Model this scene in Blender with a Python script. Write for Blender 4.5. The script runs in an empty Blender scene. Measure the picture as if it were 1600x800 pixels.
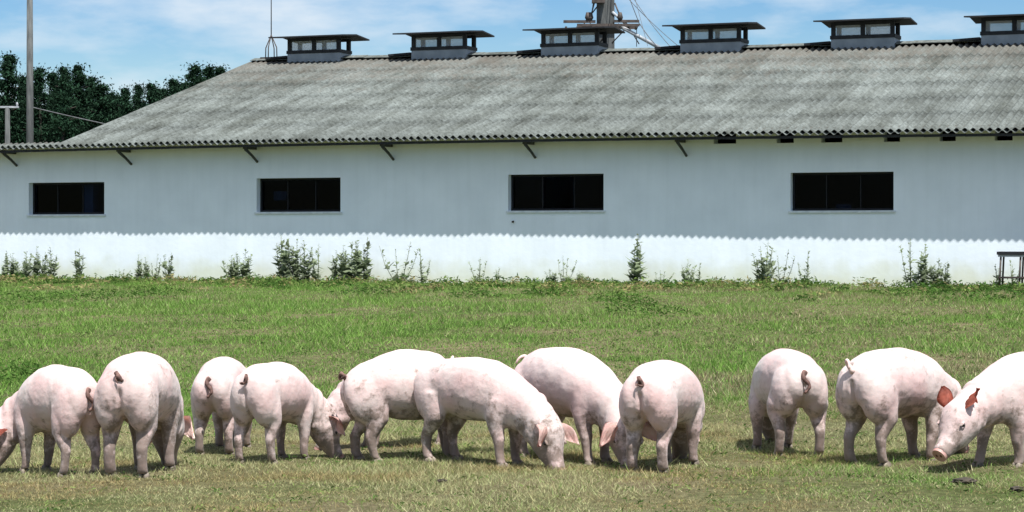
import bpy, bmesh, math, random
import numpy as np
from mathutils import Vector, Matrix, noise as mnoise
R = math.radians
PI = math.pi
S = bpy.context.scene

# ------------------------------------------------------------------ camera
CAMZ = 1.53
cam = bpy.data.cameras.new('camera')
cam.lens = 78.75; cam.sensor_width = 36.0
cam.clip_start = 0.1; cam.clip_end = 3000
camo = bpy.data.objects.new('camera', cam)
S.collection.objects.link(camo)
camo.location = (0, 0, CAMZ)
camo.rotation_euler = (R(90 - 0.3274), 0, 0)
S.camera = camo

# ------------------------------------------------------------------ light
SUN_EL = 64.5
SUN_AZ = 25.0          # to the right of straight-behind-the-camera
sx, sy, sz = math.sin(R(SUN_AZ))*math.cos(R(SUN_EL)), -math.cos(R(SUN_AZ))*math.cos(R(SUN_EL)), math.sin(R(SUN_EL))
sun = bpy.data.lights.new('sun', 'SUN'); sun.energy = 4.8; sun.angle = R(0.5); sun.color = (1.0, 0.975, 0.94)
suno = bpy.data.objects.new('sun', sun); S.collection.objects.link(suno)
suno.location = (20*sx, 20*sy, 20*sz)
suno.rotation_euler = Vector((sx, sy, sz)).to_track_quat('Z', 'Y').to_euler()

W = bpy.data.worlds.new('World'); S.world = W; W.use_nodes = True
nt = W.node_tree; N = nt.nodes; L = nt.links
bg = N['Background']; bg.inputs['Strength'].default_value = 0.09
sky = N.new('ShaderNodeTexSky'); sky.sky_type = 'NISHITA'; sky.sun_disc = False
sky.sun_elevation = R(SUN_EL); sky.sun_rotation = math.atan2(sx, sy)
sky.air_density = 1.0; sky.dust_density = 0.2; sky.ozone_density = 3.0; sky.altitude = 100
tc = N.new('ShaderNodeTexCoord')
mp = N.new('ShaderNodeMapping'); mp.inputs['Scale'].default_value = (1.0, 1.0, 3.2); mp.inputs['Location'].default_value = (0.31, 0.2, 0.07)
nz = N.new('ShaderNodeTexNoise'); nz.inputs['Scale'].default_value = 11.0; nz.inputs['Detail'].default_value = 7; nz.inputs['Roughness'].default_value = 0.55
rp = N.new('ShaderNodeValToRGB')
rp.color_ramp.elements[0].position = 0.47; rp.color_ramp.elements[0].color = (0, 0, 0, 1)
rp.color_ramp.elements[1].position = 0.74; rp.color_ramp.elements[1].color = (.85, .85, .85, 1)
mx = N.new('ShaderNodeMixRGB'); mx.inputs['Color2'].default_value = (5.6, 6.1, 6.6, 1)
L.new(tc.outputs['Generated'], mp.inputs['Vector']); L.new(mp.outputs[0], nz.inputs['Vector'])
sz_ = N.new('ShaderNodeSeparateXYZ'); L.new(tc.outputs['Generated'], sz_.inputs[0])
hi = N.new('ShaderNodeMath'); hi.operation = 'MULTIPLY_ADD'; hi.inputs[1].default_value = .36; hi.use_clamp = True      # unseen cloud added overhead to raise the ambient light
L.new(sz_.outputs['Z'], hi.inputs[0]); L.new(nz.outputs['Fac'], hi.inputs[2])
L.new(hi.outputs[0], rp.inputs['Fac']); L.new(rp.outputs['Color'], mx.inputs['Fac'])
hs = N.new('ShaderNodeHueSaturation'); hs.inputs['Hue'].default_value = .512; hs.inputs['Saturation'].default_value = 1.5; hs.inputs['Value'].default_value = .80
L.new(sky.outputs[0], hs.inputs['Color']); L.new(hs.outputs[0], mx.inputs['Color1']); L.new(mx.outputs[0], bg.inputs['Color'])

S.view_settings.view_transform = 'Standard'; S.view_settings.look = 'None'
S.view_settings.gamma = 1.0; S.view_settings.use_curve_mapping = False
S.view_settings.exposure = 0.70
S.render.engine = 'CYCLES'
S.cycles.max_bounces = 6; S.cycles.use_denoising = True

# ------------------------------------------------------------------ helpers
rnd = random.Random(7)
def link(o):
    S.collection.objects.link(o); return o
def tag(o, label=None, cat=None, group=None, kind=None):
    if label: o['label'] = label
    if cat: o['category'] = cat
    if group: o['group'] = group
    if kind: o['kind'] = kind
    return o
def empty(name, loc=(0, 0, 0), rz=0):
    o = bpy.data.objects.new(name, None); o.empty_display_size = 0.2
    o.location = loc; o.rotation_euler = (0, 0, rz); return link(o)
def obj(name, me, mat=None, parent=None, loc=None, rz=None, smooth=False):
    if isinstance(me, bmesh.types.BMesh):
        bm = me; me = bpy.data.meshes.new(name); bm.to_mesh(me); bm.free()
    for m in (mat if isinstance(mat, (list, tuple)) else [mat]):
        if m is not None: me.materials.append(m)
    if smooth:
        me.polygons.foreach_set('use_smooth', [True]*len(me.polygons))
    o = bpy.data.objects.new(name, me); link(o)
    if parent: o.parent = parent
    if loc is not None: o.location = loc
    if rz is not None: o.rotation_euler = (0, 0, rz)
    return o
def box(bm, x0, x1, y0, y1, z0, z1, M=None):
    vs = [bm.verts.new((x, y, z)) for z in (z0, z1) for y in (y0, y1) for x in (x0, x1)]
    if M is not None:
        for v in vs: v.co = M @ v.co
    for f in ((0, 2, 3, 1), (4, 5, 7, 6), (0, 1, 5, 4), (2, 6, 7, 3), (0, 4, 6, 2), (1, 3, 7, 5)):
        bm.faces.new([vs[i] for i in f])
def tube(bm, pts, rads, n=10, cap=True, mi=0):
    pts = [Vector(p) for p in pts]
    if not hasattr(rads, '__len__'): rads = [rads]*len(pts)
    rings = []
    up = None
    for i, p in enumerate(pts):
        d = (pts[min(i+1, len(pts)-1)] - pts[max(i-1, 0)]).normalized()
        if up is None:
            up = Vector((0, 0, 1)) if abs(d.z) < .9 else Vector((1, 0, 0))
        a = d.cross(up).normalized(); up = a.cross(d).normalized()
        rings.append([bm.verts.new(p + rads[i]*(math.cos(t)*a + math.sin(t)*up)) for t in [2*PI*k/n for k in range(n)]])
    for A, B in zip(rings, rings[1:]):
        for k in range(n):
            f = bm.faces.new((A[k], A[(k+1) % n], B[(k+1) % n], B[k])); f.material_index = mi; f.smooth = True
    if cap:
        f = bm.faces.new(rings[0][::-1]); f.material_index = mi
        f = bm.faces.new(rings[-1]); f.material_index = mi
def nodes(name):
    m = bpy.data.materials.new(name); m.use_nodes = True
    nt = m.node_tree
    return m, nt.nodes, nt.links, nt.nodes['Principled BSDF']
def mat_noise(name, c1, c2, scale=4, rough=.85, bump=0, bscale=40, detail=6, c3=None, p=(.35, .65), stretch=None):
    m, N, L, B = nodes(name)
    B.inputs['Roughness'].default_value = rough
    tc = N.new('ShaderNodeTexCoord')
    mp = N.new('ShaderNodeMapping'); L.new(tc.outputs['Object'], mp.inputs[0])
    if stretch: mp.inputs['Scale'].default_value = stretch
    n = N.new('ShaderNodeTexNoise'); n.inputs['Scale'].default_value = scale; n.inputs['Detail'].default_value = detail
    L.new(mp.outputs[0], n.inputs['Vector'])
    r = N.new('ShaderNodeValToRGB'); e = r.color_ramp.elements
    e[0].position = p[0]; e[0].color = (*c1, 1); e[1].position = p[1]; e[1].color = (*c2, 1)
    if c3:
        q = e.new(.5*(p[0]+p[1])); q.color = (*c3, 1)
    L.new(n.outputs['Fac'], r.inputs['Fac']); L.new(r.outputs[0], B.inputs['Base Color'])
    if bump:
        n2 = N.new('ShaderNodeTexNoise'); n2.inputs['Scale'].default_value = bscale; n2.inputs['Detail'].default_value = 5
        L.new(tc.outputs['Object'], n2.inputs['Vector'])
        b = N.new('ShaderNodeBump'); b.inputs['Strength'].default_value = bump; b.inputs['Distance'].default_value = .01
        L.new(n2.outputs['Fac'], b.inputs['Height']); L.new(b.outputs[0], B.inputs['Normal'])
    return m

# barn frame: s runs along the front wall to the right, d goes back from the wall
P0 = Vector((-11.88, 51.98, 0)); RV = Vector((.9303, -.3667, 0)); NV = Vector((.3667, .9303, 0))
BARN_ROT = math.atan2(RV.y, RV.x)
GZ = 0.758                                   # ground height by the barn
def WP(s, d, z=0): return P0 + RV*s + NV*d + Vector((0, 0, z))
def s_at(px, d=0):
    k = (px-800)/3500
    o = P0 + NV*d
    return (o.y*k - o.x)/(RV.x - RV.y*k)
def z_at(py, s, d=0): return CAMZ + (380-py)/3500*WP(s, d).y

def sstep(a, b, x):
    t = np.clip((x-a)/(b-a), 0, 1); return t*t*(3-2*t)
def vnoise(x, y, seed=0):
    x = np.asarray(x, float); y = np.asarray(y, float)
    xi = np.floor(x).astype(np.int64); yi = np.floor(y).astype(np.int64)
    xf = x-xi; yf = y-yi
    def h(i, j):
        n = (i*374761393 + j*668265263 + seed*1442695041) & 0x7fffffff
        n = ((n ^ (n >> 13))*1274126177) & 0x7fffffff
        return ((n ^ (n >> 16)) & 0xffff)/65535.0
    u = xf*xf*(3-2*xf); v = yf*yf*(3-2*yf)
    return (h(xi, yi)*(1-u)+h(xi+1, yi)*u)*(1-v) + (h(xi, yi+1)*(1-u)+h(xi+1, yi+1)*u)*v
def fbm(x, y, seed=0, o=4):
    a = 0; w = .5; t = 0
    for k in range(o):
        a = a + w*vnoise(x*2**k, y*2**k, seed+k*17); t += w; w *= .5
    return a/t
def gz(x, y):
    d = (x-P0.x)*NV.x + (y-P0.y)*NV.y
    h = (GZ-.10)*sstep(-27, -1.0, d)
    b = .05*(fbm(x*.9, y*.9, 3)-.5) + .02*(fbm(x*4, y*4, 5)-.5)
    far = np.exp(-np.maximum(d-1, 0)/3.0)
    return h + b*far*np.clip(-(d+.2)/1.5, 0, 1)
def g1(x, y): return float(gz(np.array([x]), np.array([y]))[0])
def ground_px(px, py):
    """world ground point seen at that place (march along the view ray)"""
    dx, dz = (px-800)/3500, (380-py)/3500
    Y = 8.0
    while Y < 60:
        if CAMZ+dz*Y <= g1(dx*Y, Y): break
        Y += .05
    return Vector((dx*Y, Y, g1(dx*Y, Y)))

# ------------------------------------------------------------------ ground
def make_ground():
    xs = np.concatenate([[-1500, -600, -250, -120, -70, -45], np.arange(-32, 32.01, .25), [45, 70, 120, 250, 600, 1500]])
    ys = np.concatenate([[-1200, -400, -120, -40, -10, 2], np.arange(8, 56.01, .25), [62, 75, 100, 150, 250, 500, 1000, 2200]])
    X, Y = np.meshgrid(xs, ys); Z = gz(X, Y)
    v = np.stack([X, Y, Z], -1).reshape(-1, 3)
    nx, ny = len(xs), len(ys)
    idx = np.arange(nx*ny).reshape(ny, nx)
    f = np.stack([idx[:-1, :-1], idx[:-1, 1:], idx[1:, 1:], idx[1:, :-1]], -1).reshape(-1, 4)
    me = bpy.data.meshes.new('ground'); me.from_pydata(v.tolist(), [], f.tolist())
    m, N, L, B = nodes('soil_and_turf'); B.inputs['Roughness'].default_value = 1
    B.inputs['Specular IOR Level'].default_value = .1
    tc = N.new('ShaderNodeTexCoord')
    n1 = N.new('ShaderNodeTexNoise'); n1.inputs['Scale'].default_value = .55; n1.inputs['Detail'].default_value = 5
    n2 = N.new('ShaderNodeTexNoise'); n2.inputs['Scale'].default_value = 14; n2.inputs['Detail'].default_value = 8; n2.inputs['Roughness'].default_value = .75
    for n in (n1, n2): L.new(tc.outputs['Object'], n.inputs['Vector'])
    r1 = N.new('ShaderNodeValToRGB'); e = r1.color_ramp.elements
    e[0].position = .3; e[0].color = (.085, .11, .035, 1); e[1].position = .7; e[1].color = (.20, .165, .10, 1)
    r2 = N.new('ShaderNodeValToRGB'); e = r2.color_ramp.elements
    e[0].position = .36; e[0].color = (.35, .33, .28, 1); e[1].position = .62; e[1].color = (1.1, 1.1, 1.1, 1)
    mu = N.new('ShaderNodeMixRGB'); mu.blend_type = 'MULTIPLY'; mu.inputs[0].default_value = 1
    L.new(n1.outputs['Fac'], r1.inputs[0]); L.new(n2.outputs['Fac'], r2.inputs[0])
    L.new(r1.outputs[0], mu.inputs[1]); L.new(r2.outputs[0], mu.inputs[2]); L.new(mu.outputs[0], B.inputs['Base Color'])
    b = N.new('ShaderNodeBump'); b.inputs['Distance'].default_value = .04; b.inputs['Strength'].default_value = .8
    L.new(n2.outputs['Fac'], b.inputs['Height']); L.new(b.outputs[0], B.inputs['Normal'])
    tag(obj('ground', me, m, smooth=True), kind='structure')
make_ground()

def grass_mat():
    m = bpy.data.materials.new('grass_blade'); m.use_nodes = True
    N = m.node_tree.nodes; L = m.node_tree.links; N.clear()
    out = N.new('ShaderNodeOutputMaterial')
    a = N.new('ShaderNodeAttribute'); a.attribute_name = 'col'
    d = N.new('ShaderNodeBsdfDiffuse'); t = N.new('ShaderNodeBsdfTranslucent'); x = N.new('ShaderNodeMixShader')
    x.inputs[0].default_value = .35
    L.new(a.outputs['Color'], d.inputs[0]); L.new(a.outputs['Color'], t.inputs[0])
    L.new(d.outputs[0], x.inputs[1]); L.new(t.outputs[0], x.inputs[2]); L.new(x.outputs[0], out.inputs[0])
    return m
GRASS = grass_mat()
def mesh_np(name, verts, faces_n, loops, cols, mat):
    """verts (n,3); faces all with faces_n corners; cols per vertex"""
    me = bpy.data.meshes.new(name)
    nv = len(verts); nf = len(loops)//faces_n
    me.vertices.add(nv); me.vertices.foreach_set('co', verts.astype(np.float32).ravel())
    me.loops.add(len(loops)); me.loops.foreach_set('vertex_index', loops.astype(np.int32))
    me.polygons.add(nf); me.polygons.foreach_set('loop_start', np.arange(nf, dtype=np.int32)*faces_n)
    me.update(calc_edges=True)
    ca = me.color_attributes.new('col', 'FLOAT_COLOR', 'POINT')
    c4 = np.ones((nv, 4), np.float32); c4[:, :3] = cols
    ca.data.foreach_set('color', c4.ravel())
    me.materials.append(mat)
    return me
rng = np.random.default_rng(11)
def dist_to_wall(x, y): return (x-P0.x)*NV.x + (y-P0.y)*NV.y
def dryness(x, y):
    d = dist_to_wall(x, y)
    base = .30 + .56*(1-sstep(17.5, 22, y))            # trampled, grazed turf in front
    base = base + .42*sstep(1, 6, x)*sstep(18, 21, y)*(1-sstep(28, 33, y)) - .30*(1-sstep(-3, 5, x))*sstep(18.5, 22, y)   # paler strip to the right
    base = base + .22*sstep(-9, -4, d) - .25*sstep(20, 24, y)*sstep(-9, -11, d)*0
    return base -.08 + 1.9*(fbm(x*.45, y*.55, 21)-.5) + .7*(fbm(x*2.2, y*2.2, 33)-.5)
GREEN = np.array([[.10, .195, .034], [.145, .25, .052], [.066, .14, .026], [.20, .295, .088]])
DRY = np.array([[.40, .37, .20], [.50, .46, .28], [.30, .31, .15], [.20, .14, .085], [.36, .38, .19], [.27, .20, .12]])
def blades(n, y0, y1, h, w, taper=True, dens=None, hfun=None, lean=.6):
    y = y0 + (y1-y0)*rng.random(n); hw = .2286*y+4.6
    x = (rng.random(n)*2-1)*hw
    d = dist_to_wall(x, y); keep = d < -.12
    keep &= rng.random(n) < (hw/(.2286*y1+4.6))
    if dens is not None: keep &= rng.random(n) < dens(x, y)
    x = x[keep]; y = y[keep]; n = len(x)
    z = gz(x, y)-.004
    dr = dryness(x, y)
    H = h*(.45+1.0*rng.random(n)**1.6)*(.55+.9*fbm(x*1.7, y*1.7, 9))
    if hfun is not None: H = H*hfun(x, y)
    a = rng.random(n)*2*PI; la = rng.random(n)*2*PI; ln = lean*rng.random(n)**.8*H*1.4
    wd = w*(.6+.8*rng.random(n))
    dx, dy = np.cos(a)*wd/2, np.sin(a)*wd/2
    V = np.zeros((n, 3, 3))
    V[:, 0] = np.stack([x-dx, y-dy, z], 1); V[:, 1] = np.stack([x+dx, y+dy, z], 1)
    V[:, 2] = np.stack([x+np.cos(la)*ln, y+np.sin(la)*ln, z+H], 1)
    g = GREEN[rng.integers(0, len(GREEN), n)]; dd = DRY[rng.integers(0, len(DRY), n)]
    isd = (rng.random(n) < np.clip(dr, .05, .95))[:, None]
    nearf = (1-sstep(17, 22, y))[:, None]
    C = np.where(isd, dd*(.82+.22*nearf), g*(1.30-.08*nearf))
    tint = (dr.clip(0, 1)*.30)[:, None]*(.4+.6*nearf)
    C = C*(1-tint) + np.array([.32, .35, .16])*tint
    br_ = (sstep(.54, .66, fbm(x*.7, y*1.3, 77))*nearf[:, 0]*.8)[:, None]
    C = C*(1-br_)+C*np.array([.92, .76, .70])*br_
    C = C*(.6+.8*rng.random(n))[:, None]
    return V.reshape(-1, 3), np.repeat(C, 3, 0)
def join(parts, name, label):
    V = np.concatenate([p[0] for p in parts]); C = np.concatenate([p[1] for p in parts])
    me = mesh_np(name, V, 3, np.arange(len(V)), C, GRASS)
    tag(obj(name, me), label, 'grass', kind='stuff')
def bare(x, y):
    m = fbm(x*1.1, y*1.6, 131)+.35*(fbm(x*5, y*6, 141)-.5)
    return .22+.78*sstep(.36, .47, m)
def lush(x, y):
    return .7+1.0*sstep(.40, .62, fbm(x*.8, y*.8, 55))
join([blades(1150000, 11.8, 22, .022, .0055, hfun=lush, lean=1.3, dens=bare),
      blades(52000, 11.8, 22, .06, .006, dens=lambda x, y: sstep(.5, .7, fbm(x*1.3, y*1.3, 71)), lean=.9),
      blades(880000, 21, 52, .044, .010, hfun=lush, lean=.9)],
     'grass', 'short grazed green and straw coloured meadow grass under the pigs')

# broad-leaved low weeds: strip along the wall and scattered clumps
def leafy(cx, cy, n, rad, h, size, col):
    r = rad*np.sqrt(rng.random(n)); a = rng.random(n)*2*PI
    x = cx+r*np.cos(a); y = cy+r*np.sin(a)
    keep = dist_to_wall(x, y) < -.15; x = x[keep]; y = y[keep]; n = len(x); r = r[keep]
    z = gz(x, y)+h*rng.random(n)*(1-.6*(r/rad)**2)
    V = np.zeros((n, 3, 3)); c = np.stack([x, y, z], 1)
    u = rng.normal(size=(n, 3)); u[:, 2] *= .6; u /= np.linalg.norm(u, axis=1)[:, None]
    w = rng.normal(size=(n, 3)); w -= (w*u).sum(1)[:, None]*u; w /= np.linalg.norm(w, axis=1)[:, None]
    s = size*(.6+.8*rng.random(n))[:, None]
    V[:, 0] = c-u*s*.5; V[:, 1] = c+w*s*.28; V[:, 2] = c+u*s*.6
    C = np.array(col)*(.6+.8*rng.random(n))[:, None]
    return V.reshape(-1, 3), np.repeat(C, 3, 0)
P = []
for k in range(1100):
    s = rng.uniform(-4, 27); d = -.25-abs(rng.normal())*2.4
    if d < -7.5: continue
    q = WP(s, d)
    dens = float(fbm(np.array([q.x*.45]), np.array([q.y*.45]), 91)[0])
    if dens < .42 and d < -.8: continue
    g = (.055, .115, .025) if rng.random() < .55 else (.15, .22, .06)
    if rng.random() < .22: g = (.27, .24, .11)
    P.append(leafy(q.x, q.y, 60, rng.uniform(.12, .5), rng.uniform(.05, .24)*(1 if d > -2.5 else .7), .085, g))
for (px, py, r) in ((1010, 492, .7), (960, 470, .5), (985, 478, .45), (1500, 470, .7), (1580, 468, .8), (1420, 462, .6), (200, 470, .9), (60, 478, .8), (20, 470, .8),
                    (130, 465, .7), (35, 600, .4), (10, 585, .4), (740, 465, .5), (600, 462, .5), (860, 462, .5), (250, 460, .6)):
    q = ground_px(px, py)
    P.append(leafy(q.x, q.y, 260, r, .2, .07, (.07, .14, .03)))
for k in range(1500):                                   # clover-like specks between the grass
    y = rng.uniform(12.4, 34); x = rng.uniform(-1, 1)*(.2286*y+1)
    dk = rng.random() < .5
    P.append(leafy(x, y, 14, rng.uniform(.05, .16), .03+.001*y, .018+.0008*y, (.07, .135, .03) if dk else (.17, .22, .07)))
V = np.concatenate([p[0] for p in P]); C = np.concatenate([p[1] for p in P])
tag(obj('ground_weeds', mesh_np('ground_weeds', V, 3, np.arange(len(V)), C, GRASS)), 'low broad leaved green weeds tangled through the grass', 'weeds', kind='stuff')

# ------------------------------------------------------------------ barn
M_wall, N_, L_, B_ = nodes('whitewash')
def build_wallmat():
    N, L, B = N_, L_, B_
    B.inputs['Roughness'].default_value = .9; B.inputs['Specular IOR Level'].default_value = .15
    tc = N.new('ShaderNodeTexCoord'); sp = N.new('ShaderNodeSeparateXYZ'); L.new(tc.outputs['Object'], sp.inputs[0])
    n = N.new('ShaderNodeTexNoise'); n.inputs['Scale'].default_value = 1.3; n.inputs['Detail'].default_value = 8; L.new(tc.outputs['Object'], n.inputs['Vector'])
    r = N.new('ShaderNodeValToRGB'); e = r.color_ramp.elements
    e[0].position = .3; e[0].color = (.76, .83, .875, 1); e[1].position = .65; e[1].color = (.83, .90, .945, 1)
    L.new(n.outputs['Fac'], r.inputs[0])
    # moss and splash stains close to the ground, with an uneven top
    n2 = N.new('ShaderNodeTexNoise'); n2.inputs['Scale'].default_value = 2.2; n2.inputs['Detail'].default_value = 7; L.new(tc.outputs['Object'], n2.inputs['Vector'])
    ma = N.new('ShaderNodeMath'); ma.operation = 'MULTIPLY_ADD'; ma.inputs[1].default_value = -.75; L.new(n2.outputs['Fac'], ma.inputs[0]); L.new(sp.outputs['Z'], ma.inputs[2])
    mr = N.new('ShaderNodeMapRange'); mr.inputs['From Min'].default_value = -.32; mr.inputs['From Max'].default_value = .10; mr.inputs['To Min'].default_value = .55; mr.inputs['To Max'].default_value = 0
    L.new(ma.outputs[0], mr.inputs['Value'])
    mx = N.new('ShaderNodeMixRGB'); mx.inputs[2].default_value = (.56, .58, .36, 1); L.new(mr.outputs[0], mx.inputs[0]); L.new(r.outputs[0], mx.inputs[1])
    # faint vertical rain streaks
    mp = N.new('ShaderNodeMapping'); mp.inputs['Scale'].default_value = (5, 5, .35); L.new(tc.outputs['Object'], mp.inputs[0])
    n3 = N.new('ShaderNodeTexNoise'); n3.inputs['Scale'].default_value = 1.5; n3.inputs['Detail'].default_value = 5; L.new(mp.outputs[0], n3.inputs['Vector'])
    r3 = N.new('ShaderNodeValToRGB'); e = r3.color_ramp.elements
    e[0].position = .35; e[0].color = (.86, .87, .86, 1); e[1].position = .55; e[1].color = (1, 1, 1, 1)
    L.new(n3.outputs['Fac'], r3.inputs[0])
    m2 = N.new('ShaderNodeMixRGB'); m2.blend_type = 'MULTIPLY'; m2.inputs[0].default_value = .2; L.new(mx.outputs[0], m2.inputs[1]); L.new(r3.outputs[0], m2.inputs[2])
    L.new(m2.outputs[0], B.inputs['Base Color'])
    b = N.new('ShaderNodeBump'); b.inputs['Strength'].default_value = .16; b.inputs['Distance'].default_value = .02
    n4 = N.new('ShaderNodeTexNoise'); n4.inputs['Scale'].default_value = 9; n4.inputs['Detail'].default_value = 6; L.new(tc.outputs['Object'], n4.inputs['Vector'])
    L.new(n4.outputs['Fac'], b.inputs['Height']); L.new(b.outputs[0], B.inputs['Normal'])
build_wallmat()
M_roof, N, L, B = nodes('weathered_fibre_cement')
B.inputs['Roughness'].default_value = .95; B.inputs['Specular IOR Level'].default_value = .12
tc = N.new('ShaderNodeTexCoord')
mp = N.new('ShaderNodeMapping'); mp.inputs['Scale'].default_value = (2.4, .35, .35); L.new(tc.outputs['Object'], mp.inputs[0])
n = N.new('ShaderNodeTexNoise'); n.inputs['Scale'].default_value = .9; n.inputs['Detail'].default_value = 9; n.inputs['Roughness'].default_value = .68; L.new(mp.outputs[0], n.inputs['Vector'])
r = N.new('ShaderNodeValToRGB'); e = r.color_ramp.elements
e[0].position = .30; e[0].color = (.075, .082, .072, 1); e[1].position = .62; e[1].color = (.18, .20, .19, 1)
q = e.new(.45); q.color = (.125, .138, .128, 1)
L.new(n.outputs['Fac'], r.inputs[0])
n2 = N.new('ShaderNodeTexNoise'); n2.inputs['Scale'].default_value = 9; n2.inputs['Detail'].default_value = 8; n2.inputs['Roughness'].default_value = .8; L.new(tc.outputs['Object'], n2.inputs['Vector'])
r2 = N.new('ShaderNodeValToRGB'); e = r2.color_ramp.elements
e[0].position = .36; e[0].color = (.36, .36, .34, 1); e[1].position = .58; e[1].color = (1.05, 1.05, 1.05, 1)
L.new(n2.outputs['Fac'], r2.inputs[0])
mu = N.new('ShaderNodeMixRGB'); mu.blend_type = 'MULTIPLY'; mu.inputs[0].default_value = .85; L.new(r.outputs[0], mu.inputs[1]); L.new(r2.outputs[0], mu.inputs[2])
sn = N.new('ShaderNodeVectorMath'); sn.operation = 'SNAP'; sn.inputs[1].default_value = (.96, 1.5, 50); L.new(tc.outputs['Object'], sn.inputs[0])
wn = N.new('ShaderNodeTexWhiteNoise'); L.new(sn.outputs[0], wn.inputs['Vector'])
wm = N.new('ShaderNodeMapRange'); wm.inputs['To Min'].default_value = .88; wm.inputs['To Max'].default_value = 1.12; L.new(wn.outputs['Value'], wm.inputs['Value'])
m5 = N.new('ShaderNodeMixRGB'); m5.blend_type = 'MULTIPLY'; m5.inputs[0].default_value = 1; L.new(mu.outputs[0], m5.inputs[1]); L.new(wm.outputs[0], m5.inputs[2])
n6 = N.new('ShaderNodeTexNoise'); n6.inputs['Scale'].default_value = 3.3; n6.inputs['Detail'].default_value = 9; n6.inputs['Roughness'].default_value = .8; L.new(mp.outputs[0], n6.inputs['Vector'])
r6 = N.new('ShaderNodeValToRGB'); e = r6.color_ramp.elements
e[0].position = .56; e[0].color = (0, 0, 0, 1); e[1].position = .66; e[1].color = (.4, .4, .4, 1); L.new(n6.outputs['Fac'], r6.inputs[0])
m6 = N.new('ShaderNodeMixRGB'); m6.inputs[2].default_value = (.055, .058, .042, 1); L.new(r6.outputs[0], m6.inputs[0]); L.new(m5.outputs[0], m6.inputs[1])
mu = m6
# brown lichen staining towards the ridge
at = N.new('ShaderNodeAttribute'); at.attribute_name = 'upslope'
n3 = N.new('ShaderNodeTexNoise'); n3.inputs['Scale'].default_value = 2.5; n3.inputs['Detail'].default_value = 7; L.new(tc.outputs['Object'], n3.inputs['Vector'])
ad = N.new('ShaderNodeMath'); ad.operation = 'MULTIPLY_ADD'; ad.inputs[1].default_value = 1.1; L.new(n3.outputs['Fac'], ad.inputs[0]); L.new(at.outputs['Fac'], ad.inputs[2])
mr = N.new('ShaderNodeMapRange'); mr.inputs['From Min'].default_value = 1.15; mr.inputs['From Max'].default_value = 1.65; mr.inputs['To Max'].default_value = .6; L.new(ad.outputs[0], mr.inputs['Value'])
mz = N.new('ShaderNodeMixRGB'); mz.inputs[2].default_value = (.135, .115, .095, 1); L.new(mr.outputs[0], mz.inputs[0]); L.new(mu.outputs[0], mz.inputs[1])
L.new(mz.outputs[0], B.inputs['Base Color'])

M_dark = mat_noise('dark_weathered_timber', (.010, .012, .016), (.025, .027, .03), 6, .8)
M_sill = mat_noise('sill_cement', (.50, .55, .58), (.66, .71, .74), 7, .9)
M_brk = mat_noise('weathered_bracket', (.04, .045, .04), (.08, .085, .075), 6, .9)
M_vent = mat_noise('blue_grey_sheet', (.20, .235, .27), (.30, .34, .38), 3, .7)
M_ventcap = mat_noise('dark_tarred_sheet', (.006, .007, .01), (.014, .015, .018), 3, .8)
M_frame = mat_noise('window_frame_paint', (.004, .005, .008), (.008, .010, .014), 5, .85)
M_conc = mat_noise('weathered_concrete', (.05, .055, .055), (.11, .115, .112), 3, .9, .3, 30, stretch=(3, 3, .6))
M_steel = mat_noise('galvanised_steel', (.25, .27, .29), (.42, .44, .46), 8, .5)
M_rust = mat_noise('dark_rusty_steel', (.03, .025, .022), (.08, .06, .05), 8, .7)
M_pale = mat_noise('pale_insert', (.30, .33, .35), (.45, .48, .5), 8, .8)
M_wire = mat_noise('wire_aluminium', (.06, .065, .07), (.12, .125, .13), 8, .6)
def glassmat():
    m = bpy.data.materials.new('window_glass'); m.use_nodes = True
    N = m.node_tree.nodes; L = m.node_tree.links; N.clear()
    o = N.new('ShaderNodeOutputMaterial'); t = N.new('ShaderNodeBsdfTransparent'); t.inputs[0].default_value = (.3, .36, .45, 1)
    g = N.new('ShaderNodeBsdfGlossy'); g.inputs['Roughness'].default_value = .05
    f = N.new('ShaderNodeFresnel'); f.inputs['IOR'].default_value = 1.12; x = N.new('ShaderNodeMixShader')
    L.new(f.outputs[0], x.inputs[0]); L.new(t.outputs[0], x.inputs[1]); L.new(g.outputs[0], x.inputs[2]); L.new(x.outputs[0], o.inputs[0])
    return m
M_glass = glassmat()
def panemat():
    m = bpy.data.materials.new('milky_sheet'); m.use_nodes = True
    N = m.node_tree.nodes; L = m.node_tree.links; N.clear()
    o = N.new('ShaderNodeOutputMaterial'); t = N.new('ShaderNodeBsdfTransparent'); d = N.new('ShaderNodeBsdfDiffuse'); d.inputs[0].default_value = (.62, .66, .70, 1)
    q = N.new('ShaderNodeBsdfTranslucent'); q.inputs[0].default_value = (.7, .73, .76, 1); a = N.new('ShaderNodeMixShader'); x = N.new('ShaderNodeMixShader'); x.inputs[0].default_value = .5
    L.new(d.outputs[0], a.inputs[1]); L.new(q.outputs[0], a.inputs[2]); L.new(t.outputs[0], x.inputs[1]); L.new(a.outputs[0], x.inputs[2]); L.new(x.outputs[0], o.inputs[0])
    return m
M_milk = panemat()

S_L, S_R = -12.0, 36.0
WT = .32; WH = 3.06                       # wall thickness, height over its ground
RIDGE_D = 8.9
def z_lip(s): return 3.735 - GZ + .045*math.sin(PI*max(0, min(1, s/23.4))) - .0008*s
def ov(s): return .60 + .0022*s
def z_ridge(s): return 6.37 - .0068*(s-2) - GZ
barn = empty('barn', (P0.x, P0.y, GZ), BARN_ROT)
tag(barn, 'long white walled pig barn with grey corrugated roof and row of ridge vents', 'barn')

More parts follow.
